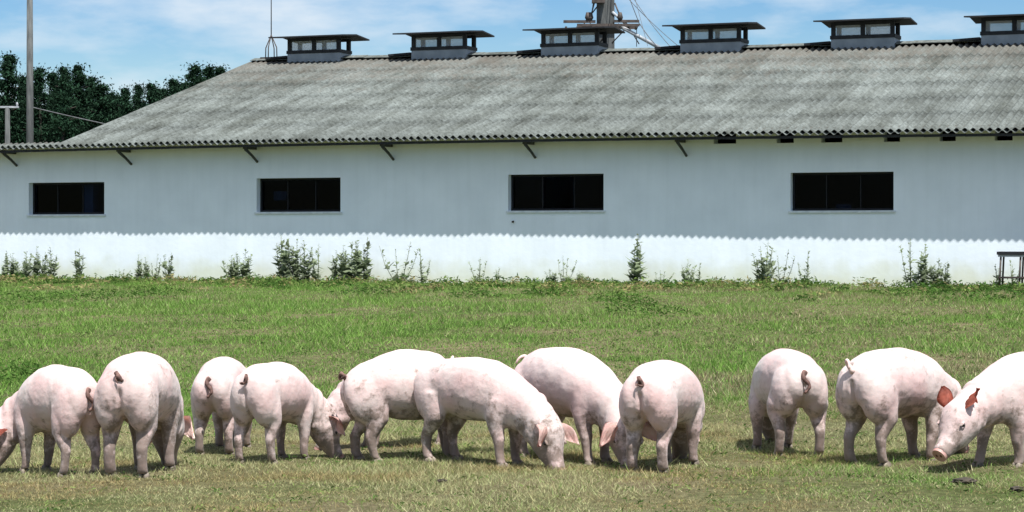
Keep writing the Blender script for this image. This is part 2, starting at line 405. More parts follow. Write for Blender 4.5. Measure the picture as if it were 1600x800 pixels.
# openings
wins = []
for (a, b, t, bo) in ((45, 163, 285, 335), (401, 532, 278, 331), (794, 943, 272, 329), (1235, 1396, 269, 329)):
    s0, s1 = s_at(a), s_at(b); sm = .5*(s0+s1)
    wins.append((s0, s1, z_at(bo, sm)-GZ, z_at(t, sm)-GZ))
wz0 = sum(w[2] for w in wins)/4; wz1 = sum(w[3] for w in wins)/4
pitch = (wins[3][0]-wins[0][0])/3
extra = [(wins[0][0]-pitch, wins[0][1]-pitch, wz0, wz1), (wins[3][0]+pitch, wins[3][1]+pitch, wz0, wz1)]
allw = wins + extra
slots = []
for (a, b, t, bo) in ((1115, 1150, 208, 223), (1213, 1240, 207, 222), (1283, 1316, 207, 221), (1381, 1406, 207, 220), (1468, 1493, 206, 219), (1554, 1582, 205, 218)):
    s0, s1 = s_at(a), s_at(b); sm = .5*(s0+s1)
    slots.append((s0, s1, z_at(bo, sm)-GZ-.02, min(z_at(t, sm)-GZ+.02, WH-.05)))
def holed_wall(s0, s1, z0, z1, d0, d1, holes):
    xs = sorted({s0, s1} | {round(h[i], 4) for h in holes for i in (0, 1)})
    zs = sorted({z0, z1} | {round(h[i], 4) for h in holes for i in (2, 3)})
    bm = bmesh.new(); V = {}
    def v(i, k, j):
        key = (i, k, j)
        if key not in V: V[key] = bm.verts.new((xs[i], (d0, d1)[k], zs[j]))
        return V[key]
    def solid(i, j):
        if i < 0 or j < 0 or i >= len(xs)-1 or j >= len(zs)-1: return False
        cx, cz = .5*(xs[i]+xs[i+1]), .5*(zs[j]+zs[j+1])
        return not any(h[0] < cx < h[1] and h[2] < cz < h[3] for h in holes)
    for i in range(len(xs)-1):
        for j in range(len(zs)-1):
            if not solid(i, j): continue
            bm.faces.new((v(i, 0, j), v(i+1, 0, j), v(i+1, 0, j+1), v(i, 0, j+1)))
            bm.faces.new((v(i, 1, j), v(i, 1, j+1), v(i+1, 1, j+1), v(i+1, 1, j)))
            if not solid(i-1, j): bm.faces.new((v(i, 0, j), v(i, 0, j+1), v(i, 1, j+1), v(i, 1, j)))
            if not solid(i+1, j): bm.faces.new((v(i+1, 0, j), v(i+1, 1, j), v(i+1, 1, j+1), v(i+1, 0, j+1)))
            if not solid(i, j-1): bm.faces.new((v(i, 0, j), v(i, 1, j), v(i+1, 1, j), v(i+1, 0, j)))
            if not solid(i, j+1): bm.faces.new((v(i, 0, j+1), v(i+1, 0, j+1), v(i+1, 1, j+1), v(i, 1, j+1)))
    return bm
front = obj('wall', holed_wall(S_L, S_R, -.3, WH, 0, WT, allw+slots), M_wall, barn)
S_G = s_at(112)                        # where the pitched roof begins
BACK = 2*RIDGE_D
bm = bmesh.new(); box(bm, S_L, S_R, BACK-WT, BACK, -.3, WH); obj('wall', bm, M_wall, barn)
bm = bmesh.new(); box(bm, S_L, S_L+.3, WT, BACK-WT, -.3, WH); obj('wall', bm, M_wall, barn)
def gable(s):
    bm = bmesh.new()
    for k in (0, 1):
        pass
    pts = [(WT, -.3), (BACK-WT, -.3), (BACK-WT, WH), (RIDGE_D, z_ridge(s)-.12), (WT, WH)]
    A = [bm.verts.new((s, p[0], p[1])) for p in pts]; Bv = [bm.verts.new((s+.25, p[0], p[1])) for p in pts]
    bm.faces.new(A[::-1]); bm.faces.new(Bv)
    for i in range(5): bm.faces.new((A[i], A[(i+1) % 5], Bv[(i+1) % 5], Bv[i]))
    return bm
obj('gable_wall', gable(S_G+.12), M_wall, barn); obj('gable_wall', gable(S_R-.25), M_wall, barn)
bm = bmesh.new(); box(bm, S_L+.31, S_R-.26, WT+.01, BACK-WT-.01, -.2, .03); obj('barn_floor', bm, M_conc, barn)

PER = .16; AMP = .026
def corrugated(s0, s1, f, nrow, phase=0, seg=8, amp=AMP, th=.008, up=(0, 1)):
    """f(s,t)->(d,z); a corrugated sheet between s0 and s1"""
    n = int((s1-s0)/PER*seg); v = []; uv = []
    for k in range(2):
        for j in range(nrow+1):
            t = j/nrow
            for i in range(n+1):
                s = s0+(s1-s0)*i/n
                d, z = f(s, t)
                v.append((s, d, z+amp*math.cos(2*PI*s/PER+phase)-k*th)); uv.append(up[0]+(up[1]-up[0])*t)
    m = (n+1)*(nrow+1); F = []
    for j in range(nrow):
        for i in range(n):
            a = j*(n+1)+i
            F.append((a, a+1, a+n+2, a+n+1)); F.append((m+a, m+a+n+1, m+a+n+2, m+a+1))
    for i in range(n):
        F.append((i, m+i, m+i+1, i+1)); a = nrow*(n+1)+i; F.append((a, a+1, m+a+1, m+a))
    for j in range(nrow):
        a = j*(n+1); F.append((a, a+n+1, m+a+n+1, m+a)); a += n; F.append((a, m+a, m+a+n+1, a+n+1))
    return v, F, uv
def add_sheet(name, sheets, parent=barn, mat=M_roof):
    V = []; F = []; U = []
    for v, f, u in sheets:
        o = len(V); V += v; U += u; F += [tuple(i+o for i in q) for q in f]
    me = bpy.data.meshes.new(name); me.from_pydata(V, [], F)
    a = me.attributes.new('upslope', 'FLOAT', 'POINT'); a.data.foreach_set('value', U)
    ob = obj(name, me, mat, parent)
    me.polygons.foreach_set('use_smooth', [len(p.vertices) == 4 and abs(p.normal.z) > .3 for p in me.polygons])
    return ob
NC = 6
def slope(c, side=1):
    a, b = c/NC, (c+1)/NC
    def f(s, t):
        q = a+(b-a+.012)*t
        q = min(q, 1)
        rise = (1-t)*.006
        wob = .012*mnoise.noise(Vector((s*.25, q*3, side*9)))
        if side > 0:
            d = -ov(s)+(RIDGE_D+ov(s))*q; z = z_lip(s)+(z_ridge(s)-z_lip(s))*q
        else:
            d = BACK+ov(s)-(RIDGE_D+ov(s))*q; z = z_lip(s)+(z_ridge(s)-z_lip(s))*q
        return d, z+rise+wob
    return f
SR0 = S_G-.03
add_sheet('roof', [corrugated(SR0, S_R+.4, slope(c), 2, up=(c/NC, (c+1)/NC)) for c in range(NC)])
add_sheet('roof', [corrugated(SR0, S_R+.4, slope(c, -1), 1, seg=6, up=(c/NC, (c+1)/NC)) for c in range(NC)])
def starter(s, t):                      # lower eaves sheet, half a wave out of step
    q = math.floor(s/.96); j = .007*math.sin(q*12.9898)*math.cos(q*4.1); k = .004*math.sin(q*7.7+1)
    return -ov(s)-.035+j+.5*t, z_lip(s)-.045+k*(1-t)+.13*t
add_sheet('eaves_sheet', [corrugated(S_L-.3, S_R+.4, starter, 1, phase=PI)])
def flat(s, t): return -ov(s)+(BACK+.3+ov(s))*t, z_lip(s)+.005-.30*t
add_sheet('annex_roof', [corrugated(S_L-.3, SR0-.01, flat, 4)])
# ridge capping in lengths
bm = bmesh.new(); s = SR0
while s < S_R+.3:
    e_ = min(s+1.12, S_R+.38); dz = rnd.uniform(-.012, .012)
    for sd in (-1, 1):
        a = [Vector((q, RIDGE_D+sd*w, z_ridge(q)+AMP+.055+dz-h)) for q in (s, e_) for (w, h) in ((0, 0), (.26, .075))]
        vs = [bm.verts.new(p) for p in a]+[bm.verts.new(p-Vector((0, 0, .015))) for p in a]
        for f in ((0, 1, 3, 2), (4, 6, 7, 5), (1, 5, 7, 3), (0, 4, 5, 1), (2, 3, 7, 6)):
            bm.faces.new([vs[i] for i in f])
    s += 1.1
obj('ridge_cap', bm, M_roof, barn)
# dark strip added under the roof lip to draw the black shadow gap
bm = bmesh.new()
n = 60
for i in range(n):
    a = S_L+(S_R-S_L)*i/n; b = S_L+(S_R-S_L)*(i+1)/n; m_ = .5*(a+b)
    o_ = ov(m_)
    box(bm, a, b, -o_+.03, -o_+.10, z_lip(m_)-.135, z_lip(m_)-.083)
obj('eaves_shade_strip', bm, M_dark, barn)
# brackets (rafter tail with a diagonal strut)
br = None
for px in (20, 200, 398, 612, 835, 1073):
    s = s_at(px-16, -.5)
    c = Matrix.Translation((s, 0, 0))
    if br is None:
        bm = bmesh.new()
        z0 = z_lip(5)-.14
        box(bm, -.04, .04, -.50, -.005, z0-.03, z0+.045)
        tube(bm, [(0, -.46, z0-.03), (.03, -.20, z0-.17), (.06, -.012, z0-.30)], [.035, .03, .028], 6)
        br = obj('eaves_bracket', bm, M_brk, barn)
        br.location.x = s
    else:
        c = br.copy(); link(c); c.parent = barn; c.location = (s, 0, z_lip(s)-z_lip(5))
# windows
for k, (s0, s1, z0, z1) in enumerate(allw):
    w, h = s1-s0, z1-z0
    fb = bmesh.new(); t = .045; d0, d1 = .17, .22
    box(fb, 0, w, d0, d1, 0, t); box(fb, 0, w, d0, d1, h-t, h)
    box(fb, 0, t, d0, d1, t, h-t); box(fb, w-t, w, d0, d1, t, h-t)
    for q in (1/3, 2/3): box(fb, w*q-.009, w*q+.009, d0+.002, d1-.002, t, h-t)
    wo = obj('window', fb, M_frame, barn, (s0, 0, z0))
    sb = bmesh.new(); box(sb, -.04, w+.04, -.035, .165, -.045, -.003); so = obj('sill', sb, M_sill, wo)
    panes = [(t, w/3-.009), (w/3+.009, 2*w/3-.009), (2*w/3+.009, w-t)]
    for i, (a, b) in enumerate(panes):
        if k == 2 and i == 1: continue        # middle light missing
        gb = bmesh.new(); box(gb, a, b, .192, .197, t, h-t); obj('pane', gb, M_glass, wo)
    if k == 1:
        pb = bmesh.new(); box(pb, .30, .62, .24, .26, .26, .46); obj('pale_insert', pb, M_pale, wo)  # pale slab added for daylight showing through an opposite window
    if k == 3:
        pb = bmesh.new(); box(pb, .88, 1.18, .24, .30, .045, .13); obj('pale_insert', pb, M_pale, wo)
# small dark pipe stub under the third window
bm = bmesh.new(); s = s_at(802); z = z_at(346, s)-GZ; tube(bm, [(s, -.05, z-.01), (s, .01, z)], .022, 10); obj('pipe_stub', bm, M_rust, barn)

# ridge vents
def vent_parts():
    Ln, Wd = 1.42, .62
    base = bmesh.new()
    box(base, 0, Ln, -Wd/2, Wd/2, -.16, .11)
    fr = bmesh.new()
    zb, zt = .111, .47
    box(fr, -.02, Ln+.02, -Wd/2-.02, Wd/2+.02, zb, zb+.085)
    for y in (-Wd/2+.04, Wd/2-.04):
        for x in (.045, Ln/2, Ln-.045):
            box(fr, x-.045, x+.045, y-.04, y+.04, zb+.086, zt)
    box(fr, 0, Ln, -Wd/2, -Wd/2+.07, zt-.03, zt+.04); box(fr, 0, Ln, Wd/2-.07, Wd/2, zt-.03, zt+.04)
    cap = bmesh.new()
    ox, oy = .30, .42
    a = [Vector((x, y, z)) for (x, y, z) in ((-ox, -Wd/2-oy, .53), (Ln+ox, -Wd/2-oy, .53), (Ln+ox, 0, .60), (-ox, 0, .60), (Ln+ox, Wd/2+oy, .53), (-ox, Wd/2+oy, .53))]
    T = [cap.verts.new(p) for p in a]; Bt = [cap.verts.new(p-Vector((0, 0, .035))) for p in a]
    for f in ((0, 1, 2, 3), (3, 2, 4, 5)): cap.faces.new([T[i] for i in f]); cap.faces.new([Bt[i] for i in f[::-1]])
    for i, j in ((0, 1), (1, 2), (2, 4), (4, 5), (5, 3), (3, 0)): cap.faces.new((T[i], Bt[i], Bt[j], T[j]))
    fl = bmesh.new()
    box(fl, -.62, -.03, -.30, .30, .02, .075, Matrix.Rotation(R(-3), 4, 'Y'))
    return base, fr, cap, fl
vb = vent_parts()
proto = None
for px in (446, 640, 843, 1061, 1297, 1532, None, None):
    if px is not None: s = s_at(px, RIDGE_D-.5)
    else: s = s+3.45
    if proto is None:
        e0 = empty('ridge_vent', (0, 0, 0)); e0.parent = barn
        obj('vent_base', vb[0], M_vent, e0); obj('vent_frame', vb[1], M_dark, e0); obj('vent_cap', vb[2], M_ventcap, e0)
        obj('flashing', vb[3], M_ventcap, e0)
        for (a_, b_) in ((.094, .66), (.76, 1.326)):
            pb = bmesh.new(); box(pb, a_, b_, -.275, -.27, .20, .437); obj('vent_pane', pb, M_milk, e0)
        proto = e0; o = e0
    else:
        o = proto.copy(); link(o); o.parent = barn
        for ch in list(proto.children):
            c = ch.copy(); link(c); c.parent = o
    o.location = (s-.02, RIDGE_D, z_ridge(s)+.02); o.scale = (1.07, 1.1, 1)
# lightning rod on the ridge
s = s_at(424, RIDGE_D); zr = z_ridge(s)+.06
bm = bmesh.new(); tube(bm, [(s, RIDGE_D, zr+.62), (s, RIDGE_D, zr+3.2)], [.014, .008], 6)
for a in (-.17, .17): tube(bm, [(s+a, RIDGE_D, zr-.02), (s+a*.95, RIDGE_D, zr+.28), (s, RIDGE_D, zr+.62)], .014, 6)
for b in (-.17, .17): tube(bm, [(s, RIDGE_D+b, zr-.04), (s, RIDGE_D+b*.95, zr+.28), (s, RIDGE_D, zr+.62)], .014, 6)
box(bm, s-.28, s+.25, RIDGE_D-.1, RIDGE_D+.1, zr-.02, zr+.03)
obj('lightning_rod', bm, M_rust, barn)

# ------------------------------------------------------------------ poles and wires behind the barn
def at(px, py, Y): return Vector(((px-800)/3500*Y, Y, CAMZ+(380-py)/3500*Y))
Yp = 80
p = at(47, 0, Yp)
bm = bmesh.new(); tube(bm, [(0, 0, -.2), (0, 0, 10.6)], [.15, .10], 14)
t = empty('power_pole', (p.x, Yp, GZ)); tag(t, 'tall plain concrete pole in front of the trees at the left', 'pole', 'poles behind the barn')
obj('pole_shaft', bm, M_conc, t)
bm = bmesh.new(); box(bm, -.55, .55, -.05, .05, 9.70, 9.78); obj('crossarm', bm, M_rust, t)
for x in (-.5, 0, .5):
    bm = bmesh.new(); tube(bm, [(x, 0, 9.78), (x, 0, 9.86), (x, 0, 9.94)], [.03, .06, .03], 8); obj('insulator', bm, M_steel, t)
Yq = 84
p = at(12, 168, Yq)
t = empty('utility_pole', (p.x, Yq, GZ)); tag(t, 'short pale pole with a crossbar low at the left edge before the dark trees', 'pole', 'poles behind the barn')
hq = p.z-GZ
bm = bmesh.new(); tube(bm, [(0, 0, -.2), (0, 0, hq)], [.12, .09], 12); obj('pole_shaft', bm, M_conc, t)
bm = bmesh.new(); box(bm, -.42, .42, -.06, .06, hq-.02, hq+.05); obj('crossarm', bm, M_steel, t)
for x in (-.36, .36):
    bm = bmesh.new(); tube(bm, [(x, 0, hq+.05), (x, 0, hq+.12), (x, 0, hq+.2)], [.025, .05, .02], 8); obj('insulator', bm, M_steel, t)
# heavy pole with platform behind ridge
Yt = 66.0
p = at(946, 40, Yt); zt = p.z-GZ
t = empty('transformer_pole', (p.x, Yt, GZ)); tag(t, 'thick concrete pole with steel platform arms and braces behind the barn ridge', 'pole')
bm = bmesh.new(); box(bm, -.27, .27, -.2, .2, -.2, zt+3.0)
for v in bm.verts:
    if v.co.z > 2: v.co.x *= .93
obj('pole_shaft', bm, M_conc, t)
def px_m(dx): return dx/3500*Yt
bm = bmesh.new()
box(bm, px_m(-66), px_m(-16), -.28, -.22, zt+.05, zt+.13); box(bm, px_m(-45), px_m(52), -.34, -.30, zt-.06, zt+.02)
box(bm, px_m(12), px_m(52), -.28, -.22, zt+.06, zt+.14); box(bm, px_m(-45), px_m(50), .25, .31, zt-.08, zt)
for x in (-62, -44, -20, 18, 48): box(bm, px_m(x)-.03, px_m(x)+.03, -.36, .33, zt-.10, zt-.061)
obj('platform', bm, M_rust, t)
for x in (-24, -28, 22):
    bm = bmesh.new(); tube(bm, [(px_m(x), -.25, zt+.13), (px_m(x), -.25, zt+.2), (px_m(x), -.25, zt+.36)], [.05, .09, .05], 8); obj('insulator', bm, M_rust, t)
for (a, b, r_) in (((10, 20), (35, -2), .045), ((18, 0), (84, -36), .06), ((35, -2), (10, -28), .02), ((48, -5), (48, -34), .012), ((-16, 40), (-26, 4), .02), ((-12, 30), (-34, 2), .022), ((14, 34), (26, 4), .025), ((4, -8), (-8, -26), .025), ((30, 6), (52, -30), .018)):
    bm = bmesh.new(); tube(bm, [(px_m(a[0]), -.2, zt+px_m(a[1])), (px_m(b[0]), -.2, zt+px_m(b[1]))], r_, 6); obj('brace', bm, M_steel if r_ > .04 else M_rust, t)
bm = bmesh.new(); box(bm, px_m(-22), px_m(-2), -.5, -.24, zt+.62, zt+1.3); obj('switch_box', bm, M_rust, t)
def wire(a, b, sag, name, label, r=.012):
    bm = bmesh.new(); pts = []
    for i in range(17):
        q = i/16; w = a.lerp(b, q); w.z -= 4*sag*q*(1-q); pts.append(w)
    tube(bm, pts, r, 5, cap=False)
    tag(obj(name, bm, M_wire), label, 'wire', 'overhead wires')
wire(at(948, -40, 66), at(1062, 74, 60.5), .1, 'stay_wire', 'thin wire slanting down from the thick pole to the ridge', .009)
wire(at(52, 168, 80), at(420, 240, 78), .1, 'overhead_wire', 'pale wire running from tall pole down behind the barn roof', .02)
wire(at(980, -50, 66), at(1012, 72, 61), .02, 'stay_wire', 'thin nearly upright wire right of the thick pole', .007)
wire(at(955, -60, 66), at(1048, 74, 60.8), .15, 'stay_wire', 'middle wire slanting from the thick pole towards the fourth ridge vent', .010)
wire(at(962, -60, 66), at(1000, 40, 66), .02, 'stay_wire', 'short wire dropping onto the right platform arm of the thick pole', .012)
wire(at(1000, 38, 66), at(1030, 76, 60.8), .05, 'stay_wire', 'wire leaving the right platform arm down to the ridge', .014)
wire(at(932, -30, 66), at(922, 38, 66), .02, 'stay_wire', 'wire dropping onto the left platform arm of the thick pole', .016)
wire(at(-1500, -60, 95), at(47, -5, 80), .3, 'overhead_wire', 'wire reaching the top of the tall pole from the left', .012)

# ------------------------------------------------------------------ trees
M_bark = mat_noise('pine_bark', (.02, .017, .014), (.045, .038, .03), 5, .9)
def leafmat(name, cols):
    m, N, L, B = nodes(name); B.inputs['Roughness'].default_value = .8; B.inputs['Specular IOR Level'].default_value = .2
    at_ = N.new('ShaderNodeAttribute'); at_.attribute_name = 'col'
    L.new(at_.outputs['Color'], B.inputs['Base Color'])
    return m
M_leaf = leafmat('pine_needles', None); M_leaf.node_tree.nodes['Principled BSDF'].inputs['Specular IOR Level'].default_value = .04
def pine_crown(seed, H, n=5200, w=1.0):
    """leaf clumps on boughs; irregular, gappy outline"""
    g = np.random.default_rng(seed)
    C = []
    nb = 46
    cent = []
    for k in range(nb):
        t = .14+.86*(k+g.random())/nb
        R_ = (1-t)**.72*H*.17*w*(.45+.9*g.random())+.06
        a = g.random()*2*PI
        for q in (.35, .7, 1.0):
            cent.append((math.cos(a)*R_*q, math.sin(a)*R_*q, t*H+q*R_*.18, .10+.34*(1-t)**.6+.1*g.random()))
    cent.append((0, 0, H*.985, .10)); cent.append((0, 0, H*.94, .16))
    cent = np.array(cent); shade = .45+1.2*g.random(len(cent))
    i = g.integers(0, len(cent), n)
    p = cent[i, :3] + g.normal(size=(n, 3))*(1+1.1*(g.random(n) < .22))[:, None]*cent[i, 3:4]*np.array([.62, .62, .42])
    u = g.normal(size=(n, 3)); u /= np.linalg.norm(u, axis=1)[:, None]
    v = g.normal(size=(n, 3)); v -= (v*u).sum(1)[:, None]*u; v /= np.linalg.norm(v, axis=1)[:, None]
    s = (.05+.075*g.random(n))[:, None]
    V = np.zeros((n, 3, 3)); V[:, 0] = p-u*s; V[:, 1] = p+v*s*.7; V[:, 2] = p+u*s
    col = np.array([.014, .034, .019])*shade[i][:, None]*(.7+.6*g.random(n))[:, None]
    return mesh_np('crown', V.reshape(-1, 3), 3, np.arange(3*n), np.repeat(col, 3, 0), M_leaf)
def tree_proto(seed, H, w):
    t = empty('pine_tree')
    obj('crown', pine_crown(seed, H, 17000, w), None, t)
    bm = bmesh.new(); r0 = random.Random(seed)
    tube(bm, [(0, 0, -.3), (r0.uniform(-.1, .1), r0.uniform(-.1, .1), H*.5), (0, 0, H*.97)], [.2, .13, .03], 9)
    for k in range(14):
        z = H*(.15+.8*k/14); a = r0.uniform(0, 6.28); l = (1-z/H)**.7*H*.18+.2
        tube(bm, [(0, 0, z), (math.cos(a)*l, math.sin(a)*l, z+l*.2)], [.05, .015], 5)
    obj('trunk', bm, M_bark, t)
    return t
protos = [(tree_proto(1, 10, 1.0), 10), (tree_proto(2, 10, .8), 10), (tree_proto(3, 10, 1.25), 10), (tree_proto(4, 10, .95), 10)]
used = [False]*4
def tree(px, ytop, Y, k, label, group, name='pine_tree', wob=1.0):
    q = at(px, ytop, Y); h = q.z-GZ
    pr, H = protos[k]
    if not used[k]: used[k] = True; o = pr
    else:
        o = pr.copy(); link(o)
        for ch in list(pr.children):
            c = ch.copy(); link(c); c.parent = o
    o.location = (q.x, Y, GZ-.1); sc = h/H*1.0
    o.scale = (sc*wob, sc*wob, sc); o.rotation_euler = (0, 0, rnd.uniform(0, 6.28))
    o['label'] = label; o['category'] = 'tree'; o['group'] = group
G = 'pines behind the barn'
tops = [(-60, 110, 122, 0), (-30, 96, 126, 2), (14, 84, 124, 1), (36, 118, 130, 0), (62, 108, 124, 3), (84, 112, 128, 1), (100, 103, 122, 1), (122, 104, 124, 2),
        (143, 122, 127, 3), (160, 130, 124, 0), (176, 146, 130, 2), (196, 136, 124, 1), (216, 134, 126, 3), (237, 129, 124, 1), (256, 137, 126, 0), (272, 122, 122, 1),
        (306, 103, 122, 2), (328, 106, 124, 3), (346, 103, 122, 1)]
special = {0: 'pine mostly outside the frame at the far left', 1: 'broad pine cut by the left frame edge', 3: 'shorter pine between the tallest one and the tall pole',
           4: 'pine right behind the tall pole', 5: 'blunt topped pine a little right of the tall pole', 8: 'pine right of the high rounded one, a step lower',
           9: 'slim pine where the treeline starts to fall to the right', 10: 'low wide pine at the dip of the treeline', 12: 'second small pine right of the dip in the treeline',
           13: 'third small pine right of the dip in the treeline', 14: 'low pine just left of the slim one over the roof edge',
           2: 'tallest pine at the left edge, with a thin pointed top', 6: 'pine with narrow top just right of the tall pole',
           7: 'broad dark pine with a high rounded top right of the tall pole', 15: 'slim pine standing alone just above the slanting roof edge',
           16: 'broad pine leftmost of the clump rising above the roof edge', 17: 'middle pine of the clump rising above the roof edge', 18: 'rightmost pine, its tip above the roof edge',
           11: 'small pointed pine between the broad pine and the roof edge'}
for i, (px, yt, Y, k) in enumerate(tops):
    tree(px, yt, Y, k, special.get(i, 'dark pine standing in the dense row behind the left end of the barn'), G if i in special else 'dark pines in the dense row', wob=rnd.uniform(.75, 1.15))
for i in range(24):                      # second and third rows close the gaps lower down
    px = -110+i*20+rnd.uniform(-6, 6); yt = (160 if px < 190 else 176)+rnd.uniform(-12, 16)
    if 280 < px < 360: yt = 128+rnd.uniform(0, 12)
    tree(px, yt, 138+rnd.uniform(-5, 9), rnd.randrange(4), 'dark pine standing in the dense row behind the left end of the barn', 'dark pines in the dense row', wob=1.5)

# ------------------------------------------------------------------ weeds by the wall
WEEDM = grass_mat(); WEEDM.name = 'weed_leaf'; WEEDM.node_tree.nodes['Mix Shader'].inputs[0].default_value = .5
def weed_proto(seed, kind):
    g = np.random.default_rng(seed)
    stems = {'spire': 4, 'bush': 8, 'loose': 4}[kind]
    bm = bmesh.new(); LV = []; LC = []
    for q in range(stems):
        sd_ = g.uniform(0, 6)
        ax, ay = g.normal(size=2)*(.065 if kind == 'spire' else .13)
        bx, by = (ax*1.3+g.normal()*.02, ay*1.3) if kind == 'spire' else (ax*2.0+g.normal()*.05, ay*1.5)
        h = 1.0 if q == 0 else g.uniform(.55, .93)
        pts = [(ax*.3, ay*.3, -.03), (ax+(bx-ax)*.4, ay, h*.5), (bx, by, h)]
        tube(bm, pts, [.009, .007, .003], 5)
        nl = 56 if kind == 'spire' else (34 if kind == 'bush' else 36)
        for k in range(nl):
            t = .04+.95*(k+g.random())/nl
            c = np.array(pts[0])*(1-t)+np.array(pts[2])*t
            prof = (.165 if kind == 'spire' else .175)*(1-.7*t**2) if kind != 'loose' else .14*(1.1-t*.8)
            a = g.random()*2*PI; l = prof*(.45+1.1*g.random())*(.75+.35*math.sin(t*17+sd_))
            dr = np.array([math.cos(a), math.sin(a), g.uniform(-.25, 1.1)])
            sd = np.array([-math.sin(a), math.cos(a), g.uniform(-.4, .4)])
            w = l*.40
            LV += [c, c+dr*l*.5+sd*w, c+dr*l*1.15-np.array([0, 0, .15*l]), c+dr*l*.5-sd*w]
            cc = np.array([.30, .36, .23])*(.45+.8*g.random())
            LC += [cc]*4
    stem = bm
    me = mesh_np('leaves', np.array(LV), 4, np.arange(len(LV)), np.array(LC), WEEDM)
    return stem, me
M_stem = mat_noise('weed_stem', (.10, .14, .05), (.16, .17, .08), 10, .8)
WPR = {}
for kind, seeds in (('spire', (31, 32, 33)), ('bush', (41, 42, 43)), ('loose', (51, 52, 53))):
    WPR[kind] = []
    for sd in seeds:
        st, me = weed_proto(sd, kind)
        sm = bpy.data.meshes.new('stem'); st.to_mesh(sm); st.free(); sm.materials.append(M_stem)
        WPR[kind].append((sm, me))
weeds = [
 (8, 395, 'spire', 'leafy weed at the far left edge of the white wall base'),
 (30, 394, 'bush', 'bushy weed left of the first window, second from the left edge'),
 (55, 388, 'spire', 'upright leafy weed below the left edge of the first window'),
 (80, 390, 'spire', 'upright leafy weed below the middle of the first window'),
 (124, 391, 'spire', 'single narrow weed below the right end of the first window'),
 (18, 398, 'spire', 'bushy weed between the two leftmost spires by the wall'),
 (43, 400, 'spire', 'short leafy weed right under the left edge of the first window'),
 (68, 396, 'spire', 'dense weed between the two upright ones under the first window'),
 (230, 404, 'spire', 'thick low weed in the middle of the cluster between first and second window'),
 (371, 396, 'spire', 'upright stem inside the dense growth left of the second window'),
 (450, 376, 'spire', 'bushy weed against the tall one below the second window'),
 (535, 386, 'spire', 'leafy stem at the right end below the second window'),
 (556, 384, 'spire', 'leafy stem between the spreading weed and the tall narrow one'),
 (188, 420, 'loose', 'very small weed at the wall foot right of the first window'),
 (218, 400, 'spire', 'left stem of the weed cluster between first and second window'),
 (242, 398, 'loose', 'middle weed of the cluster between first and second window'),
 (265, 397, 'spire', 'bushy right weed of the cluster between first and second window'),
 (362, 402, 'bush', 'low dense weed left below the second window'),
 (382, 391, 'bush', 'dense bushy weed just left of the second window'),
 (440, 372, 'spire', 'tall leafy weed below the left part of the second window'),
 (460, 377, 'spire', 'leafy weed below the second window, right beside the tall one'),
 (477, 380, 'spire', 'narrow leafy weed below the middle of the second window'),
 (496, 384, 'loose', 'thin greyish weed below the second window'),
 (524, 393, 'spire', 'shorter weed below the right end of the second window'),
 (546, 380, 'bush', 'spreading leafy weed just right of the second window'),
 (570, 374, 'spire', 'tall narrow weed standing right of the second window'),
 (624, 381, 'loose', 'thin pale weed between second and third window, left one'),
 (662, 390, 'loose', 'pointed loose weed between second and third window, right one'),
 (749, 404, 'loose', 'small weed left of the third window'),
 (776, 419, 'loose', 'tiny weed just left below the third window'),
 (862, 421, 'bush', 'tiny weed below the third window'),
 (882, 401, 'loose', 'crooked weed below the middle of the third window'),
 (910, 424, 'bush', 'low round weed below the right part of the third window'),
 (993, 371, 'spire', 'tallest dark leafy weed, alone right of the third window'),
 (1034, 423, 'loose', 'tiny weed right of the tallest lone weed'),
 (1072, 409, 'bush', 'low dark bushy weed between third and fourth window'),
 (1089, 412, 'loose', 'thin weed beside the low dark bushy one'),
 (1193, 381, 'bush', 'dark leafy weed left of the fourth window'),
 (1220, 392, 'loose', 'wispy pale weed just left of the fourth window'),
 (1257, 394, 'loose', 'thin weed below the left end of the fourth window'),
 (1424, 377, 'loose', 'tall weed just right of the fourth window'),
 (1442, 385, 'spire', 'leafy weed second to the right of the fourth window'),
 (1463, 405, 'bush', 'low dark weed in the pair left of the trestle'),
 (1478, 410, 'spire', 'shorter weed of the pair left of the trestle'),
 (1560, 414, 'loose', 'grassy weed growing at the foot of the trestle'),
 (1584, 408, 'loose', 'grassy weed growing among the trestle legs'),
]
for i, (px, yt, kind, lab) in enumerate(weeds):
    d = -.35-.25*rnd.random(); s = s_at(px, d); b = WP(s, d); b.z = g1(b.x, b.y)
    h = max(.15, z_at(yt, s, d)-b.z)*1.06
    t = empty('tall_weed', b, rnd.uniform(0, 6.28)); t.scale = (max(.62, h)*.95, max(.62, h)*.95, h) if kind != 'bush' else (max(h*.95, .45),)*2+(h,)
    tag(t, lab, 'weed', 'tall weeds growing along the wall')
    sm, me = WPR[kind][i % 3]
    for nm, mm in (('stem', sm), ('leaves', me)):
        o = bpy.data.objects.new(nm, mm); link(o); o.parent = t

# trestle at the right edge
d = -.9; s = s_at(1562, d); b = WP(s, d); b.z = g1(b.x, b.y)
t = empty('trestle', b, BARN_ROT); tag(t, 'grey steel trestle bench standing against the wall at the right edge', 'trestle')
ht = z_at(393, s, d)-b.z
bm = bmesh.new(); box(bm, -.02, 1.7, -.22, .22, ht-.06, ht); obj('trestle_top', bm, M_frame, t)
bm = bmesh.new(); box(bm, 0, 1.66, -.20, .20, ht-.10, ht-.061); obj('apron', bm, M_steel, t)
for x in (.05, .42, .85, 1.28, 1.62):
    for y in (-.17, .17):
        bm = bmesh.new(); tube(bm, [(x-.03, y, -.03), (x, y, ht-.101)], .02, 6); obj('leg', bm, M_rust, t)
bm = bmesh.new(); tube(bm, [(0, -.205, .22), (1.66, -.205, .22)], .018, 6); tube(bm, [(0, .205, .22), (1.66, .205, .22)], .018, 6); obj('rail', bm, M_rust, t)

